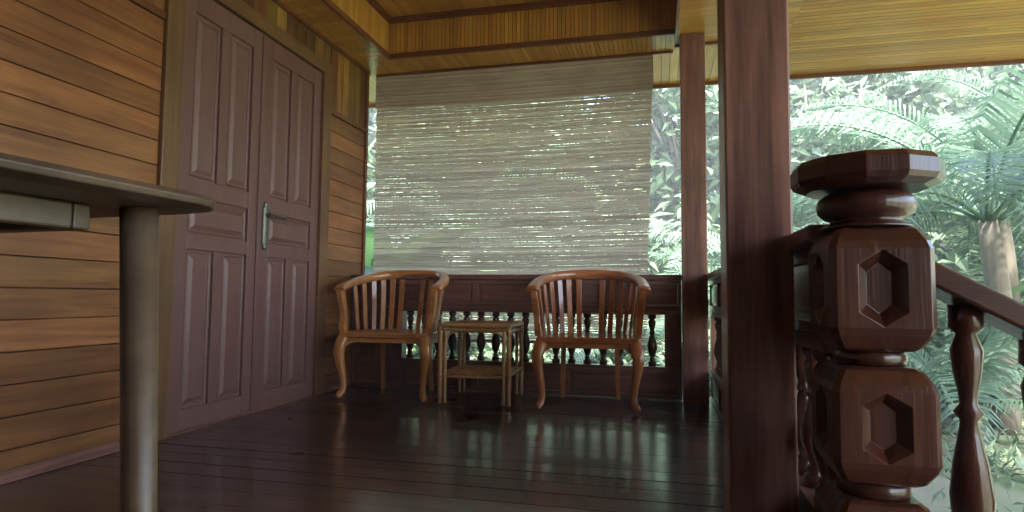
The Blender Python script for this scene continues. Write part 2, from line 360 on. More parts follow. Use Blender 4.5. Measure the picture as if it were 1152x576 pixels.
# ------------------------------------------------------------------ railings
BAL = [(.018, 0), (.024, .002), (.024, .028), (.014, .034), (.020, .045), (.012, .055), (.017, .075), (.028, .115), (.030, .14), (.024, .18), (.015, .215), (.012, .23), (.021, .24), (.012, .25),
       (.014, .265), (.020, .29), (.023, .315), (.014, .335), (.024, .342), (.024, .370)]
_bal = {}
def baluster(parent, x, y, z0, z1):
    key = round(z1-z0, 2)
    if key not in _bal:
        s = (z1-z0)/.37
        o = MB().lathe([(r_*1.22, z*s) for r_, z in BAL], seg=12).build('baluster', 'newelZ', parent); _bal[key] = o
    else:
        o = _bal[key].copy(); COL.objects.link(o); o.parent = parent
    o.location = (x, y, z0); return o
def panels(parent, axis, a0, a1, stiles, z0, z1, d_in, d_out, depth, mat):
    """framed recessed board panels: frame with stiles, a set-back raised field"""
    def bx(mb, p, q, lo, hi, e0, e1):
        if axis == 'x': mb.box(p, q, min(e0, e1), max(e0, e1), lo, hi)
        else: mb.box(min(e0, e1), max(e0, e1), p, q, lo, hi)
    fr = MB(); bx(fr, a0, a1, z0, z0+.032, d_in, d_out); bx(fr, a0, a1, z1-.032, z1, d_in, d_out)
    edges = [a0]+list(stiles)+[a1]
    sgn = 1 if d_out > d_in else -1
    for s_ in edges:
        p = max(a0, s_-.025); q = min(a1, s_+.025)
        bx(fr, p, q, z0+.0325, z1-.0325, d_in+sgn*.0008, d_out-sgn*.0008)
    fr.build('panel_frame', mat, parent, .003)
    for s0, s1 in zip(edges[:-1], edges[1:]):
        p, q = s0+.025, s1-.025
        mb = MB(); bx(mb, p+.0005, q-.0005, z0+.0325, z1-.0325, d_in+sgn*.016, d_in+sgn*.028)
        bx(mb, p+.02, q-.02, z0+.05, z1-.05, d_in+sgn*.010, d_in+sgn*.0155)
        mb.build('panel_board', mat, parent, .002)
# back parapet
bp_ = thing('back_railing', 'dark panelled railing with turned balusters behind the two chairs', 'railing', (0, D, 0))
Z = dict(b0=.004, b1=.205, o0=.232, o1=.60, p1=.845)
c = MB(); c.box(-2.395, .165, -.022, .135, .848, .886); c.build('cap_rail', 'paraX', bp_, .006)
MB().box(-2.395, .164, .0, .10, .206, .2315).box(-2.395, .164, .0, .10, .601, .635).build('middle_rail', 'paraX', bp_, .004)
panels(bp_, 'x', -2.395, .164, [-1.95, -1.36, -.66], .636, .847, .004, .096, .016, 'paraX')
panels(bp_, 'x', -2.395, .164, [-1.95, -1.36, -.66], .004, .2055, .004, .096, .016, 'paraX')
MB().box(-2.395, -1.955, .002, .098, .2317, .6008).build('end_board', 'paraZ', bp_, .003)
MB().box(.046, .164, .002, .098, .2317, .6008).build('end_board', 'paraZ', bp_, .003)
x = -1.905
while x < .03:
    baluster(bp_, x, .05, .2317, .6008); x += .1165
# right-hand railing between the far corner and the newel
sr = thing('side_railing', 'dark railing running past the thick post to the carved newel', 'railing', (.40, 0, 0))
MB().box(-.075, .075, 1.4605, 4.57, .845, .886).build('cap_rail', 'paraY', sr, .008)
y0r, y1r = 1.485, 4.57
MB().box(-.045, .045, y0r, y1r, .206, .2315).box(-.045, .045, y0r, y1r, .601, .635).build('middle_rail', 'paraY', sr, .004)
panels(sr, 'y', y0r, y1r, [2.1, 2.75, 3.4, 4.0], .636, .844, -.041, .041, .016, 'paraY')
panels(sr, 'y', y0r, y1r, [2.1, 2.75, 3.4, 4.0], .004, .2055, -.041, .041, .016, 'paraY')
MB().box(-.041, .041, 4.44, 4.57, .2317, .6008).build('end_board', 'darkZ', sr, .003)
y = y0r+.06
while y < 4.42:
    baluster(sr, 0, y, .2317, .6008); y += .1165

# ------------------------------------------------------------------ newel
nw = thing('carved_newel_post', 'carved newel post with round disc cap at the head of the steps', 'newel post', (.412, 1.368, 0))
def nb(z0, z1, nm, hw=.091):
    # block with tapered, coved ends
    mb = MB().sqlathe([(.062, z0), (.072, z0+.006), (.086, z0+.03), (hw, z0+.045), (hw, z1-.045), (.086, z1-.03), (.072, z1-.006), (.062, z1)])
    return mb.build(nm, 'newelZ', nw, .004)
def facecarve(o, z0, z1):
    # cut a pointed, tapering recess into each of the four faces
    zm, hh_ = (z0+z1)/2, (z1-z0)/2
    def hexr(a, e, y_): return [(-a, y_, zm-hh_*e*.62), (0, y_, zm-hh_*e), (a, y_, zm-hh_*e*.62), (a, y_, zm+hh_*e*.62), (0, y_, zm+hh_*e), (-a, y_, zm+hh_*e*.62)]
    cut = MB()
    for k in range(4):
        mb = MB().loft([hexr(.050, 1.05, -.12), hexr(.043, .93, -.0925), hexr(.022, .62, -.066)], smooth=False)
        R_ = Matrix.Rotation(k*pi/2, 3, 'Z'); k0 = len(cut.v); cut.v += [tuple(R_ @ Vector(p)) for p in mb.v]
        cut.f += [tuple(k0+q for q in f_) for f_ in mb.f]; cut.sm += mb.sm
    c_ = cut.build('cutter', 'newelZ', nw); o.modifiers.clear()
    for q_ in (o, c_):      # consistent outward normals before cutting
        b_ = bmesh.new(); b_.from_mesh(q_.data); bmesh.ops.recalc_face_normals(b_, faces=b_.faces); b_.to_mesh(q_.data); b_.free()
    bpy.context.view_layer.update()
    bo = o.modifiers.new('cut', 'BOOLEAN'); bo.operation = 'DIFFERENCE'; bo.object = c_; bo.solver = 'EXACT'
    bv = o.modifiers.new('bevel', 'BEVEL'); bv.width = .003; bv.segments = 2; bv.limit_method = 'ANGLE'; bv.angle_limit = radians(20)
    bpy.context.view_layer.update()
    me = bpy.data.meshes.new_from_object(o.evaluated_get(bpy.context.evaluated_depsgraph_get()))
    o.modifiers.clear(); o.data = me; bpy.data.objects.remove(c_)
b1 = nb(.622, .862, 'shaft_block'); facecarve(b1, .662, .822)
b2 = nb(.372, .592, 'shaft_block'); facecarve(b2, .41, .554)
b3 = nb(.05, .342, 'shaft_block')
MB().sqlathe([(.094, .002), (.098, .01), (.098, .045), (.094, .049)]).build('plinth', 'newelZ', nw)
MB().lathe([(.060, .5925), (.064, .598), (.066, .607), (.064, .616), (.060, .6215)], seg=28).build('ring', 'newelZ', nw)
MB().lathe([(.060, .3425), (.064, .348), (.066, .357), (.064, .366), (.060, .3715)], seg=28).build('ring', 'newelZ', nw)
MB().lathe([(.084, .8625), (.080, .868), (.066, .874), (.064, .880), (.076, .884), (.087, .894), (.090, .908), (.087, .922), (.076, .932), (.062, .9365)], seg=32).build('turned_neck', 'newelZ', nw)
cap_ = MB().loft([[(r_*cos(2*pi*(j+.5)/12), r_*sin(2*pi*(j+.5)/12), z) for j in range(12)] for r_, z in ((.064, .937), (.110, .939), (.132, .948), (.138, .958), (.138, .985), (.128, .998), (.09, 1.008), (.03, 1.012))], smooth=False)
cap_.build('disc_cap', 'newelZ', nw, .004)

# ------------------------------------------------------------------ steps and their balustrade, going out to the right
stp = thing('timber_steps', 'dark timber steps going down from the veranda to the garden', 'steps', (.50, .75, 0))
for i in range(3):
    z = -.16-.155*i; x0 = .01+.28*i
    MB().box(x0, x0+.30, -.52, .52, z-.04, z).build('tread', 'darkY', stp, .005)
    MB().box(x0+.002, x0+.02, -.50, .50, z, z+.115).build('riser', 'darkY', stp, .003)
sb_ = thing('stair_railing', 'sloping dark handrail with balusters going down from the newel', 'railing', (.412, 1.368, 0))
sl = -.56
def slope_bar(x0, x1, zt, hgt, hw, mat, nm):
    mb = MB().hexa([(x0, -hw, zt-hgt), (x1, -hw, zt-hgt+sl*(x1-x0)), (x1, hw, zt-hgt+sl*(x1-x0)), (x0, hw, zt-hgt), (x0, -hw, zt), (x1, -hw, zt+sl*(x1-x0)), (x1, hw, zt+sl*(x1-x0)), (x0, hw, zt)])
    return mb.build(nm, mat, sb_, .006)
slope_bar(.093, 1.10, .80, .05, .055, 'newelX', 'handrail'); slope_bar(.093, 1.10, .17, .05, .04, 'newelX', 'bottom_rail')
for i in range(8):
    xx = .17+i*.118; zb = .17+sl*(xx-.093); baluster(sb_, xx, 0, zb-.004, zb+.585)
MB().sqlathe([(.06, -.62), (.06, .30), (.045, .32), (.055, .33), (.075, .35), (.075, .375), (.06, .39), (.02, .40)], (1.16, 0, 0)).build('end_post', 'newelZ', sb_, .004)

nr = thing('side_railing', 'unseen dark railing added beside the viewer to block low light', 'railing', (.412, 0, 0))  # out of view, added to keep low light off the post
MB().box(-.075, .075, YN+.1, .14, .845, .886).build('cap_rail', 'darkY', nr, .008)
q0, q1 = YN+.1, .13
MB().box(-.045, .045, q0, q1, .206, .2315).box(-.045, .045, q0, q1, .601, .635).build('middle_rail', 'darkY', nr, .004)
panels(nr, 'y', q0, q1, [-1.5, -.85], .636, .844, -.041, .041, .016, 'darkY')
panels(nr, 'y', q0, q1, [-1.5, -.85], .004, .2055, -.041, .041, .016, 'darkY')
y = q1-.06
while y > q0:
    baluster(nr, 0, y, .2317, .6008); y -= .1165
# unseen wall behind the viewer, widened, lowered and darkened to cut bright reflections
rw = thing('light_block_end_wall', 'unseen near end plank wall, widened and darkened to block light', 'wall', (0, YN, 0))
mb = MB(); boards(mb, 'x', -.7, 2.62, XL, 2.7, -.04, -.005, 25, .004, face='y'); mb.build('planks', 'darkX', rw)

# ------------------------------------------------------------------ bamboo roller blind
bl = thing('bamboo_roller_blind', 'wide split bamboo roller blind hanging outside the back railing', 'blind', (-1.2, 4.80, 0))
mb = MB(); ox = -1.2
ZT, ZB = 2.345, .375; xl0, xl1, xr0, xr1 = -2.362-ox, -2.362-ox, -.030-ox, -.085-ox
random.seed(11)
z = ZB; pitch = .0195; row = 0
def wob(x_, z_): return sin(x_*2.1+z_*3.3)+sin(x_*5.3-z_*7.1+1)+sin(x_*.9+z_*11+2)
while z < ZT+.02:
    t = (ZT-z)/(ZT-ZB); row += 1; base = pitch-(random.choice([.0026, .0032, .0040]) if row % 2 else random.choice([.0006, .0010, .0016]))-(.0045 if z < .61 else 0)
    xa = xl0+(xl1-xl0)*t+random.uniform(-.004, .004); xb = xr0+(xr1-xr0)*t+random.uniform(-.004, .004)
    nseg = 40; w1 = random.uniform(0, 6); w2 = random.uniform(0, 6); rings = []
    for i in range(nseg+1):
        u = i/nseg; xx = xa+(xb-xa)*u
        dz = .0005*sin(w1+u*9)+.0004*sin(w2+u*23)-.010*sin(pi*u)
        hg = base-.00022*wob(xx, z)-random.uniform(0, .0006); yy = .0012*sin(w1+u*5)
        rings.append([(xx, yy-.0012, z+dz), (xx, yy+.0012, z+dz), (xx, yy+.0012, z+dz+hg), (xx, yy-.0012, z+dz+hg)])
    mb.loft(rings, smooth=False); z += pitch
mb.build('slats', 'slat', bl)
mb = MB(); z = 2.335
for i in range(27):       # double layer of slats at the head, packed tight
    zz = 2.335+i*.0107; sag = .010
    rings = []
    for j in range(13):
        u = j/12; xx = -2.368-ox+(2.343)*u; d_ = -.010*sin(pi*u)+random.uniform(-.0006, .0006)
        rings.append([(xx, -.018, zz+d_), (xx, -.014, zz+d_), (xx, -.014, zz+.0112+d_), (xx, -.018, zz+.0112+d_)])
    mb.loft(rings, smooth=False)
mb.build('valance', 'cane', bl)
mb = MB()
for fx in (.06, .30, .55, .80, .95):
    xx = xl0+(xr0-xl0)*fx; mb.tube([(xx, -.0035, ZB), (xx, -.0035, 2.33)], .0007, 5, (1, 0, 0))
mb.build('stitching_cord', 'cane', bl)
MB().tube([(-2.36-ox, 0, ZB-.012), (-.09-ox, 0, ZB-.012)], .013, 8).build('bottom_pole', 'cane', bl)
MB().tube([(-2.366-ox, .022, 2.612), (-.03-ox, .022, 2.612)], .010, 8).build('head_batten', 'cane', bl)
MB().tube([(-2.35-ox, -.03, 2.50), (-2.28-ox, -.03, 2.44), (-2.34-ox, -.028, 2.52)], .003, 5).build('pull_cord', 'cord', bl)

# ------------------------------------------------------------------ chairs
def make_chair(label, mk='chair'):
    t = thing('tub_chair', label, 'chair', group='slatted tub armchairs on the veranda')
    mz, my, mx_ = mk+'Z', mk+'Y', mk+'X'
    # seat: straight front, round back
    def plan(s, th):   # th 0..pi from right front round the back to left front
        return (s*.335*math.copysign(abs(cos(th))**.72, cos(th)), -.17+s*.435*abs(sin(th))**.80)
    mb = MB(); out = [(-.315, -.262), (0, -.268), (.315, -.262), (.325, -.25)]
    out = [(.318, -.262), (.33, -.245), (.332, -.16)]+[plan(.985, th) for th in [i*pi/18 for i in range(1, 18)]]+[(-.332, -.16), (-.33, -.245), (-.318, -.262)]
    ins = [(p[0]*.97, (p[1])*.965) for p in out]; dish = [(p[0]*.80, p[1]*.80-.005) for p in out]; mid = [(p[0]*.4, p[1]*.4) for p in out]
    mb.loft([[(x, y, .424) for x, y in ins], [(x, y, .430) for x, y in out], [(x, y, .458) for x, y in out], [(x, y, .465) for x, y in ins], [(x, y, .461) for x, y in dish], [(x, y, .454) for x, y in mid]], smooth=False)
    mb.build('seat', mx_, t, .002)
    # apron
    mb = MB()
    mb.box(-.235, .235, -.236, -.214, .392, .4235)
    mb.box(.268, .290, -.18, .10, .380, .4235).box(-.290, -.268, -.18, .10, .380, .4235).box(-.18, .18, .205, .227, .380, .4235)
    for s in (-1, 1):     # curved brackets joining apron and front legs
        pr = [(.295, .4235), (.16, .4235), (.165, .408), (.20, .402), (.235, .392), (.262, .372), (.295, .350)]
        rings = [[(s*x, y, z) for x, z in (pr if s > 0 else pr)] for y in (-.2415, -.2125)]
        if s < 0: rings.reverse()
        mb.loft(rings, smooth=False)
    mb.build('apron', mx_, t, .002)
    # cabriole front legs
    for s in (-1, 1):
        P = [(.296, -.225, .4235), (.308, -.238, .39), (.318, -.252, .345), (.318, -.256, .30), (.308, -.248, .23), (.296, -.236, .16), (.290, -.230, .10), (.294, -.236, .055), (.308, -.256, .028), (.318, -.272, .0135)]
        Rr = [.040, .041, .038, .034, .028, .0235, .0205, .021, .024, .0135]
        pp = [(s*a, b_, c_) for a, b_, c_ in P]
        def sec(tt):
            i = tt*(len(Rr)-1); i0 = min(int(i), len(Rr)-2); r_ = Rr[i0]+(Rr[i0+1]-Rr[i0])*(i-i0)
            return [(r_*math.copysign(abs(cos(a))**.6, cos(a)), r_*math.copysign(abs(sin(a))**.6, sin(a))) for a in [2*pi*j/12 for j in range(12)]]
        # refine the path
        fine = []
        for i in range(len(pp)-1):
            a = Vector(pp[max(i-1, 0)]); b_ = Vector(pp[i]); c_ = Vector(pp[i+1]); d_ = Vector(pp[min(i+2, len(pp)-1)])
            for q in range(4):
                u = q/4; fine.append(.5*((2*b_)+(c_-a)*u+(2*a-5*b_+4*c_-d_)*u*u+(3*b_-a-3*c_+d_)*u**3))
        fine.append(Vector(pp[-1]))
        MB().sweep(fine, sec, up=(0, 1, 0)).build('front_leg', mz, t)
    for s in (-1, 1):
        MB().sweep([(s*.185, .205, .423), (s*.190, .215, .25), (s*.198, .245, .002)], lambda tt: [(a*(.018-.004*tt), b_*(.018-.004*tt)) for a, b_ in ((1, 1), (-1, 1), (-1, -1), (1, -1))], up=(0, 1, 0), smooth=False).build('rear_leg', mz, t, .003)
    # horseshoe top rail
    def rail(th):
        x, y = plan(1.08, th); e = sin(th)
        return Vector((x, y-.006+.035*e, .772+.116*e**.75+.0*e))
    pts = [rail(.03+(pi-.06)*i/44) for i in range(45)]
    a0 = pts[0]; a1 = pts[-1]
    pts = [a0+Vector((.0, -.050, -.024)), a0+Vector((.0, -.030, -.008))]+pts+[a1+Vector((0, -.030, -.008)), a1+Vector((0, -.050, -.024))]
    def rsec(tt):
        e = sin(pi*tt); w_ = .041-.010*e; h_ = .025+.010*e; o = []
        for j in range(14):
            a = 2*pi*j/14; o.append((w_*math.copysign(abs(cos(a))**.75, cos(a)), h_*math.copysign(abs(sin(a))**.75, sin(a))))
        return o
    MB().sweep(pts, rsec).build('top_rail', mx_, t)
    # shaped arm supports
    for s in (-1, 1):
        prof = [(-.185, .462, .036), (-.196, .50, .034), (-.180, .545, .026), (-.172, .60, .026), (-.178, .66, .030), (-.190, .71, .034), (-.192, .757, .032)]
        rings = []
        for y, z, w_ in prof:
            u = (z-.46)/.3; xx = s*(.318+.034*u)
            rings.append([(xx-.021, y-w_, z), (xx+.021, y-w_, z), (xx+.021, y+w_, z), (xx-.021, y+w_, z)])
        MB().loft(rings, smooth=False).build('arm_support', mz, t, .005)
    # slats round the back
    ths = [.33, .56, .80, 1.03, 1.24, 1.43]; ths = ths+[pi-a for a in reversed(ths)]
    ths = sorted(ths)
    for th in ths:
        p = Vector((*plan(.93, th), .462)); q = rail(th)-Vector((0, .002, .018)); m_ = (p+q)/2+Vector((0, .022*sin(th), -.01))
        tg = Vector((*plan(1, th+.02), 0))-Vector((*plan(1, th-.02), 0)); tg.normalize(); nn = Vector((tg.y, -tg.x, 0))
        rings = []
        for i in range(7):
            u = i/6; c_ = p*(1-u)**2+m_*2*u*(1-u)+q*u*u
            w_ = .0175+.003*u; rings.append([c_-tg*w_-nn*.0055, c_+tg*w_-nn*.0055, c_+tg*w_+nn*.0055, c_-tg*w_+nn*.0055])
        MB().loft(rings, smooth=False).build('slat', mz, t, .002)
    return t
c1 = make_chair('honey brown slatted tub chair in the corner next to the plank wall')
c1.location = (-1.862, 4.185, 0); c1.rotation_euler.z = radians(2)
c2 = make_chair('redder brown slatted tub chair standing right of the bamboo table', 'chairb')
c2.location = (-.455, 4.175, 0); c2.rotation_euler.z = radians(4)

# ------------------------------------------------------------------ bamboo table between the chairs
tb = thing('bamboo_side_table', 'small bamboo table with lower shelf standing between the two chairs', 'table', (-1.205, 4.19, 0), radians(3))
hx, hy, zt = .235, .25, .525
def pole(mb, a, b_, r_, nodes=True):
    a = Vector(a); b_ = Vector(b_); n_ = 16
    kn = [.28, .62]
    mb.tube([a+(b_-a)*i/n_ for i in range(n_+1)], lambda t: r_*(1+(.10 if nodes and min(abs(t-q) for q in kn) < .035 else 0)), 10, (0, 1, .01))
for sx in (-1, 1):
    for sy in (-1, 1):
        mb = MB(); pole(mb, (sx*hx, sy*hy, .002), (sx*hx, sy*hy, zt-.012), .0165)
        pole(mb, (sx*(hx-.034), sy*hy, .002), (sx*(hx-.034), sy*hy, zt-.03), .0125)
        mb.build('leg', 'rattan', tb)
        for zz in (.19, zt-.05): MB().lathe([(.018, zz-.012), (.020, zz-.010), (.020, zz+.010), (.018, zz+.012)], (sx*hx, sy*hy, 0), 12).build('cane_binding', 'weave', tb)
mb = MB(); e = .016
pole(mb, (-hx-e, -hy, zt), (hx+e, -hy, zt), .015); pole(mb, (-hx-e, hy, zt), (hx+e, hy, zt), .015)
pole(mb, (-hx, -hy-e, zt), (-hx, hy+e, zt), .015); pole(mb, (hx, -hy-e, zt), (hx, hy+e, zt), .015)
pole(mb, (-hx, -hy-.002, zt-.030), (hx, -hy-.002, zt-.030), .010); pole(mb, (-hx, hy, zt-.030), (hx, hy, zt-.030), .010)
mb.build('top_frame', 'rattan', tb)
mb = MB()
for i in range(34):
    yy = -hy+.02+i*(2*hy-.04)/33; mb.tube([(-hx+.012, yy, zt+.004), (0, yy, zt+.006), (hx-.012, yy, zt+.004)], .0070, 6)
mb.build('tabletop', 'weave', tb)
for zz, nm in ((.185, 'shelf'),):
    mb = MB(); pole(mb, (-hx, -hy, zz), (hx, -hy, zz), .012); pole(mb, (-hx, hy, zz), (hx, hy, zz), .012); pole(mb, (-hx, -hy, zz+.01), (-hx, hy, zz+.01), .012); pole(mb, (hx, -hy, zz+.01), (hx, hy, zz+.01), .012)
    for i in range(22):
        yy = -hy+.03+i*(2*hy-.06)/21
        mb.tube([(-hx+.01+j*(2*hx-.02)/12, yy, zz+.016+.004*(-1)**(i+j)) for j in range(13)], .007, 6)
    mb.build(nm, 'weave', tb)
for (ax, s_) in (('x', -1), ('x', 1), ('y', -1), ('y', 1)):
    mb = MB()
    hh = hx-.03 if ax == 'x' else hy-.02
    P = [(-hh, .40), (-hh+.012, .445), (-hh+.045, .475), (-hh+.10, .485), (hh-.10, .485), (hh-.045, .475), (hh-.012, .445), (hh, .40)]
    P2 = []
    for i in range(len(P)-1):
        for q in range(3): u = q/3; P2.append((P[i][0]*(1-u)+P[i+1][0]*u, P[i][1]*(1-u)+P[i+1][1]*u))
    P2.append(P[-1])
    pp = [(a, s_*hy*.97, z) for a, z in P2] if ax == 'x' else [(s_*hx*.97, a, z) for a, z in P2]
    mb.tube(pp, .0085, 8, (0, 1, .01) if ax == 'x' else (1, 0, .01)); mb.build('arched_brace', 'rattan', tb)

# ------------------------------------------------------------------ near table at the left edge of the picture
nt_ = thing('wooden_side_table', 'grey brown side table top just left of the viewer', 'table', (-.635, .285, 0), radians(-4))
mb = MB()
def rr(w_, d_, r_, z, n_=6):
    o = []
    for cx_, cy_, a0_ in ((w_-r_, d_-r_, 0), (-w_+r_, d_-r_, pi/2), (-w_+r_, -d_+r_, pi), (w_-r_, -d_+r_, 3*pi/2)):
        for i in range(n_+1):
            a = a0_+pi/2*i/n_; o.append((cx_+r_*cos(a), cy_+r_*sin(a), z))
    return o
mb.loft([rr(.225, .21, .04, .794), rr(.240, .225, .05, .797), rr(.242, .227, .05, .802), rr(.236, .221, .05, .807), rr(.22, .205, .04, .808)], smooth=False)
mb.build('tabletop', 'table', nt_, .001)
for sx in (-1, 1):
    for sy in (-1, 1):
        MB().sweep([(sx*.185, sy*.168, .7935), (sx*.195, sy*.18, .4), (sx*.20, sy*.185, .001)], lambda t: [((.015-.004*t)*cos(2*pi*j/14), (.015-.004*t)*sin(2*pi*j/14)) for j in range(14)], up=(0, 1, 0)).build('leg', 'table', nt_)
MB().box(-.165, .165, -.140, -.125, .772, .7935).box(-.165, .165, .125, .140, .772, .7935).box(-.165, -.15, -.1245, .1245, .772, .7935).box(.15, .165, -.1245, .1245, .772, .7935).build('apron', 'table', nt_, .002)

# ------------------------------------------------------------------ garden
def leafquad(mb, p, L_, W_, az, el, roll, fold=.25):
    d = Vector((cos(az)*cos(el), sin(az)*cos(el), sin(el))); s_ = d.cross(Vector((0, 0, 1)))
    if s_.length < .01: s_ = Vector((1, 0, 0))
    s_.normalize(); n_ = s_.cross(d); s_ = s_*cos(roll)+n_*sin(roll); n_ = s_.cross(d)
    p = Vector(p); k_ = len(mb.v)
    mb.v += [tuple(p), tuple(p+d*L_*.45+s_*W_*.5), tuple(p+d*L_-n_*L_*fold), tuple(p+d*L_*.45-s_*W_*.5)]
    mb.f.append((k_, k_+1, k_+2, k_+3)); mb.sm.append(False)
def frond(mb, base, az, el, L_, drop, nl=46, ll=.55, lw=.036):
    P = []; d0 = Vector((cos(az), sin(az), 0)); a = el; p = Vector(base); n_ = 16
    for i in range(n_+1):
        P.append(p.copy()); u = i/n_; aa = el-drop*(u**1.15); p = p+(d0*cos(aa)+Vector((0, 0, 1))*sin(aa))*L_/n_
    mb.tube(P, lambda t: .022*(1-t)+.004, 5)
    side = d0.cross(Vector((0, 0, 1)))
    for i in range(nl):
        u = .12+.87*i/nl; q = u*n_; j = min(int(q), n_-1); c_ = P[j]*(1-(q-j))+P[j+1]*(q-j); t_v = (P[j+1]-P[j]).normalized()
        env = ll*(sin(pi*(u*.86+.12))**.7)
        for s_ in (-1, 1):
            d1 = (side*s_*.80+t_v*.55+Vector((0, 0, .10+random.uniform(-.12, .12)))).normalized()
            m1 = c_+d1*env*.5; d2 = (d1+Vector((0, 0, -1))*random.uniform(.5, 1.2)).normalized(); e_ = m1+d2*env*.5
            wv = t_v*lw*.5; k_ = len(mb.v)
            mb.v += [tuple(c_-wv*.5), tuple(c_+wv*.5), tuple(m1+wv), tuple(m1-wv), tuple(e_)]
            mb.f += [(k_, k_+1, k_+2, k_+3), (k_+3, k_+2, k_+4)]; mb.sm += [False, False]
def palm(x, y, hgt, label, n=15, L_=2.6, seed=1, ll=.55, mat='palm', lw=.036):
    random.seed(seed); z0 = terrain(x, y)-.05; t = thing('palm_tree', label, 'palm tree', (x, y, z0), 0, 'palms in the garden')
    MB().tube([(0.06*sin(i*.5), .04*i/8, hgt*i/8) for i in range(9)], lambda u: .13-.04*u+.012*sin(u*60), 12, (0, 1, 0)).build('trunk', 'bark', t)
    mb = MB()
    for i in range(n):
        az = i*2.399+random.uniform(-.2, .2); lvl = i/n
        frond(mb, (.06*sin(4)+.05*cos(az), .04+.05*sin(az), hgt-.02), az, 1.25-lvl*1.0+random.uniform(-.1, .1), L_*random.uniform(.85, 1.1), 1.5+.5*lvl+random.uniform(-.2, .25), 44, ll, lw)
    mb.build('crown', mat, t); return t
palm(4.4, 9.2, 2.7, 'tall feathery palm right of the thick post behind the newel', 18, 3.2, 3, .75)
palm(3.5, 7.5, 2.3, 'nearest palm with broad drooping fronds above the side railing', 17, 2.9, 31, .85, lw=.040)
palm(1.55, 9.6, 1.4, 'short feathery palm seen between the two posts', 16, 2.8, 4, .6)
palm(-.2, 8.8, .5, 'low young palm at the right edge of the blind', 12, 2.0, 5, .5)
palm(-3.2, 9.8, 2.2, 'leaning palm dimly seen through left half of the blind', 16, 3.0, 6, .6)
palm(6.6, 12.5, 3.4, 'large palm furthest to the right beyond the steps', 18, 3.3, 8, .7)
palm(-1.6, 12.2, 1.6, 'palm behind the middle of the blind', 14, 2.8, 9, .6)
palm(2.9, 6.9, .35, 'stemless young palm just outside the side railing', 13, 2.1, 10, .5)
palm(4.4, 5.2, .25, 'stemless young palm beside the steps', 12, 1.7, 12, .42)

def tree(x, y, hgt, rad, label, seed, mat='foliage', nleaf=4200, ls=.34):
    random.seed(seed); z0 = terrain(x, y)-.1; t = thing('broadleaf_tree', label, 'tree', (x, y, z0), 0, 'trees of the wood behind the garden')
    mb = MB(); fork = hgt*.38
    mb.tube([(.08*sin(i), .05*i/6, fork*i/6) for i in range(7)], lambda u: hgt*.022*(1.25-.55*u), 10, (0, 1, 0))
    cl = []
    for i in range(15):
        az = i*2.4; rr_ = rad*random.uniform(.25, .95); zz = hgt*random.uniform(.42, .95); k_ = 1-abs(zz/hgt-.66)*1.3
        c_ = Vector((rr_*cos(az)*k_, rr_*sin(az)*k_, zz)); cl.append((c_, rad*random.uniform(.28, .46)))
        mb.tube(bez((0, 0, fork*.96), (0, 0, fork*1.25), c_*.6+Vector((0, 0, fork*.3)), c_, 6), lambda u: hgt*.009*(1.1-u), 6, (0, 1, .01))
    mb.build('trunk', 'bark', t); mb = MB()
    for i in range(nleaf):
        c_, r_ = random.choice(cl)
        v_ = Vector((random.gauss(0, 1), random.gauss(0, 1), random.gauss(0, .8))); v_ = v_.normalized()*r_*random.uniform(.35, 1.08)**.6
        leafquad(mb, c_+v_, ls*random.uniform(.6, 1.3), ls*.5, random.uniform(0, 2*pi), random.uniform(-.9, .5), random.uniform(-.8, .8))
    mb.build('crown', mat, t); return t
TR = [(-7.5, 12.5, 7.5, 2.6, 'dark tree far left beyond the plank wall end', 'darkleaf'), (-4.6, 14.2, 8.2, 2.9, 'tall tree behind the left part of the blind', 'foliage'),
      (-1.9, 16.0, 8.8, 3.0, 'tall tree behind the middle of the blind', 'foliage2'), (.6, 14.5, 7.6, 2.6, 'bushy tree behind the right edge of the blind', 'foliage'),
      (3.1, 13.6, 7.4, 2.7, 'pale tree seen between the two posts', 'foliage2'), (5.6, 16.4, 8.6, 3.0, 'tree behind the feathery palm', 'foliage'),
      (8.6, 15.0, 8.0, 2.8, 'tree at the right beyond the steps', 'foliage2'), (11.8, 17.0, 9.2, 3.2, 'tallest tree at the far right', 'foliage'),
      (2.0, 19.0, 9.5, 3.3, 'tree furthest back between the posts', 'foliage'), (-6.6, 19.2, 9.6, 3.4, 'tree furthest back on the left', 'darkleaf'), (8.4, 9.8, 6.0, 2.2, 'smaller round tree nearest the steps', 'foliage')]
for i, (x, y, h_, r_, lab, mt) in enumerate(TR): tree(x, y, h_, r_, lab, 40+i, mt)
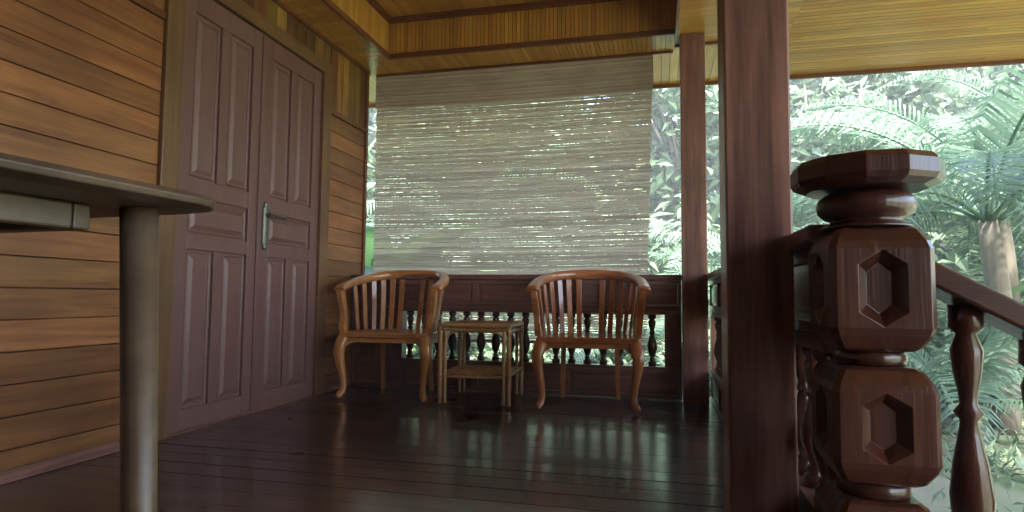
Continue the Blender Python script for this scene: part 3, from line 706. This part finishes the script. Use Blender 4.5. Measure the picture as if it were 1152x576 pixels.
# banana clump by the wall end
def banana(x, y, label, seed, n=9, L_=1.9, W_=.5):
    random.seed(seed); t = thing('banana_plant', label, 'plant', (x, y, terrain(x, y)-.03), 0, 'banana plants beyond the railing')
    MB().tube([(0, 0, i*.2) for i in range(7)], lambda u: .10-.03*u, 10, (0, 1, 0)).build('stem', 'banana', t); mb = MB()
    for i in range(n):
        az = i*2.399+random.uniform(-.3, .3); el = random.uniform(.8, 1.35); p = Vector((0, 0, 1.1)); d0 = Vector((cos(az), sin(az), 0)); sd = d0.cross(Vector((0, 0, 1))); n_ = 12; rows = []
        drop = random.uniform(1.2, 2.0)
        for j in range(n_+1):
            u = j/n_; aa = el-drop*u**1.5; wd = W_*.5*(max(0, sin(pi*min(1, max(0, (u-.12)/.88))))**.55)+.012
            up = Vector((-sin(aa)*cos(az), -sin(aa)*sin(az), cos(aa)))
            rows.append((p-sd*wd-up*wd*.25, p.copy(), p+sd*wd-up*wd*.25)); p = p+(d0*cos(aa)+Vector((0, 0, 1))*sin(aa))*L_/n_
        k_ = len(mb.v)
        for r3 in rows: mb.v += [tuple(q) for q in r3]
        for j in range(n_):
            for q in (0, 1): mb.f.append((k_+j*3+q, k_+j*3+q+1, k_+j*3+q+4, k_+j*3+q+3)); mb.sm.append(True)
    mb.build('leaves', 'banana', t)
banana(-3.6, 7.6, 'banana plant behind the left edge of the blind', 21, 9, 2.3, .5)
banana(-2.9, 6.3, 'smaller banana plant right outside the wall end', 22, 8, 1.5, .36)
banana(5.4, 8.0, 'banana plant beyond the steps', 23, 9, 1.9, .45)
# shrubs
def shrub(x, y, r_, h_, label, seed, mat, n=2200, ls=.16):
    random.seed(seed); t = thing('garden_shrub', label, 'shrub', (x, y, terrain(x, y)-.02), 0, 'shrubs below the railing'); mb = MB()
    for i in range(7): mb.tube(bez((0, 0, 0), (.03*cos(i), .03*sin(i), h_*.3), (r_*.4*cos(i*2.4), r_*.4*sin(i*2.4), h_*.6), (r_*.7*cos(i*2.4), r_*.7*sin(i*2.4), h_*.85), 5), lambda u: .014*(1.2-u), 5, (0, 1, .01))
    mb.build('stems', 'bark', t); mb = MB()
    for i in range(n):
        a = random.uniform(0, 2*pi); q = random.random()**.5; zz = random.random()**.7
        k_ = .55+.45*sin(pi*min(1, zz*.9+.1)); bump = .8+.2*sin(a*3+zz*5+seed)
        leafquad(mb, (r_*q*k_*bump*cos(a), r_*q*k_*bump*sin(a), h_*(.08+.92*zz*bump)), ls*random.uniform(.6, 1.3), ls*.45, random.uniform(0, 2*pi), random.uniform(-.5, .9), random.uniform(-.7, .7))
    mb.build('foliage', mat, t)
SH = [(-3.3, 9.2, .8, 1.0, 'dark shrub outside the wall end', 'darkleaf'), (-2.0, 8.2, .7, .75, 'low shrub seen beneath the blind on the left', 'foliage'), (-.7, 8.9, .9, .9, 'green shrub seen beneath the middle of the blind', 'foliage2'),
      (.55, 8.0, .75, .95, 'bright shrub just right of the blind', 'foliage2'), (1.7, 7.2, .7, .9, 'shrub between the posts over the railing', 'foliage'), (3.4, 8.8, .95, 1.3, 'broad shrub behind the thick post', 'foliage2'),
      (5.9, 10.4, 1.1, 1.5, 'largest shrub at the right', 'foliage'), (6.0, 6.4, .9, 1.1, 'shrub beside the path', 'foliage2')]
for i, (x, y, r_, h_, lab, mt) in enumerate(SH): shrub(x, y, r_, h_, lab, 70+i, mt)
# far-off wood and undergrowth: one mass
random.seed(99); mb = MB()
for i in range(52000):
    x = random.uniform(-26, 30); y = random.uniform(11, 34)
    hgt = (1.6+.20*(y-11)+1.8*(.5+.5*sin(x*1.1+y*.6))*(.5+.5*sin(x*.37-y*.5+2)))*random.random()**.6
    s_ = .30+.016*(y-10); leafquad(mb, (x, y, terrain(x, y)+hgt), s_*random.uniform(.7, 1.5), s_*.5, random.uniform(0, 2*pi), random.uniform(-.8, .4), random.uniform(-.8, .8))
mb.build('far_wood', 'foliage', None, 0, kind='stuff', label='dense mixed green wood rising behind the garden', category='wood')
random.seed(98); mb = MB()
for i in range(17000):
    x = random.uniform(-9, 10); y = random.uniform(5.0, 12.5) if random.random() < .8 else random.uniform(1.9, 6)
    if x < .75+.1 and y < 5.2: continue
    leafquad(mb, (x, y, terrain(x, y)), random.uniform(.08, .22), .03, random.uniform(0, 2*pi), random.uniform(.3, 1.3), random.uniform(-.7, .7))
mb.build('grass', 'foliage2', None, 0, kind='stuff', label='short green grass and herbs covering the garden below the railing', category='grass')

hz = MB().box(-95, 95, -95, 115, -3.5, 14).build('haze', M['ground'], None, 0, kind='stuff', label='thin haze added to wash out the garden', category='haze')  # haze volume added to imitate an overexposed, washed-out garden
m = bpy.data.materials.new('wash_haze'); m.use_nodes = True; m.node_tree.nodes.clear()
o_ = m.node_tree.nodes.new('ShaderNodeOutputMaterial'); v_ = m.node_tree.nodes.new('ShaderNodeVolumePrincipled'); v_.inputs['Density'].default_value = .007; v_.inputs['Color'].default_value = (.88, .98, 1, 1)
m.node_tree.links.new(v_.outputs[0], o_.inputs['Volume']); hz.data.materials[0] = m

# ------------------------------------------------------------------ light and camera
SUN_EL = 52
W = bpy.data.worlds.new('World'); S.world = W; W.use_nodes = True
N = W.node_tree.nodes; L = W.node_tree.links
sky = N.new('ShaderNodeTexSky'); sky.sky_type = 'NISHITA'; sky.sun_disc = False
d = Vector((cos(radians(SUN_EL))*cos(radians(-68)), cos(radians(SUN_EL))*sin(radians(-68)), sin(radians(SUN_EL))))
sky.sun_elevation = radians(SUN_EL); sky.sun_rotation = math.atan2(d.x, d.y)
sky.air_density = 1.0; sky.dust_density = 2.0
L.new(sky.outputs[0], N['Background'].inputs[0]); N['Background'].inputs[1].default_value = .15
sl_ = bpy.data.lights.new('sun', 'SUN'); sl_.energy = 4.6; sl_.angle = radians(6); sl_.color = (1, .95, .88)
so = bpy.data.objects.new('sun', sl_); COL.objects.link(so); so.rotation_euler = (-d).to_track_quat('-Z', 'Y').to_euler(); so.location = (4, -4, 9)

cam = bpy.data.cameras.new('camera'); co = bpy.data.objects.new('camera', cam); COL.objects.link(co); S.camera = co
cam.sensor_fit = 'HORIZONTAL'; cam.sensor_width = 36; cam.lens = 36*688/1152; cam.clip_start = .02; cam.clip_end = 500
yaw, pitch, roll = radians(13.4), radians(3.8), radians(.5)
fw = Vector((-sin(yaw)*cos(pitch), cos(yaw)*cos(pitch), sin(pitch))); r0 = fw.cross(Vector((0, 0, 1))).normalized(); u0 = r0.cross(fw)
Rv = r0*cos(roll)+u0*sin(roll); Uv = -r0*sin(roll)+u0*cos(roll)
mt = Matrix((Rv, Uv, -fw)).transposed().to_4x4(); mt.translation = (0, 0, .72); co.matrix_world = mt
vs = S.view_settings; vs.view_transform = 'Standard'; vs.look = 'None'; vs.gamma = 1; vs.exposure = 3.4
S.render.engine = 'CYCLES'; cy = S.cycles
cy.use_denoising = True
try: cy.denoiser = 'OPENIMAGEDENOISE'
except Exception: pass
cy.max_bounces = 10; cy.diffuse_bounces = 5; cy.glossy_bounces = 4; cy.transmission_bounces = 4; cy.transparent_max_bounces = 4
cy.sample_clamp_indirect = 8; cy.caustics_reflective = False; cy.caustics_refractive = False
S.render.resolution_x = 1024; S.render.resolution_y = 512
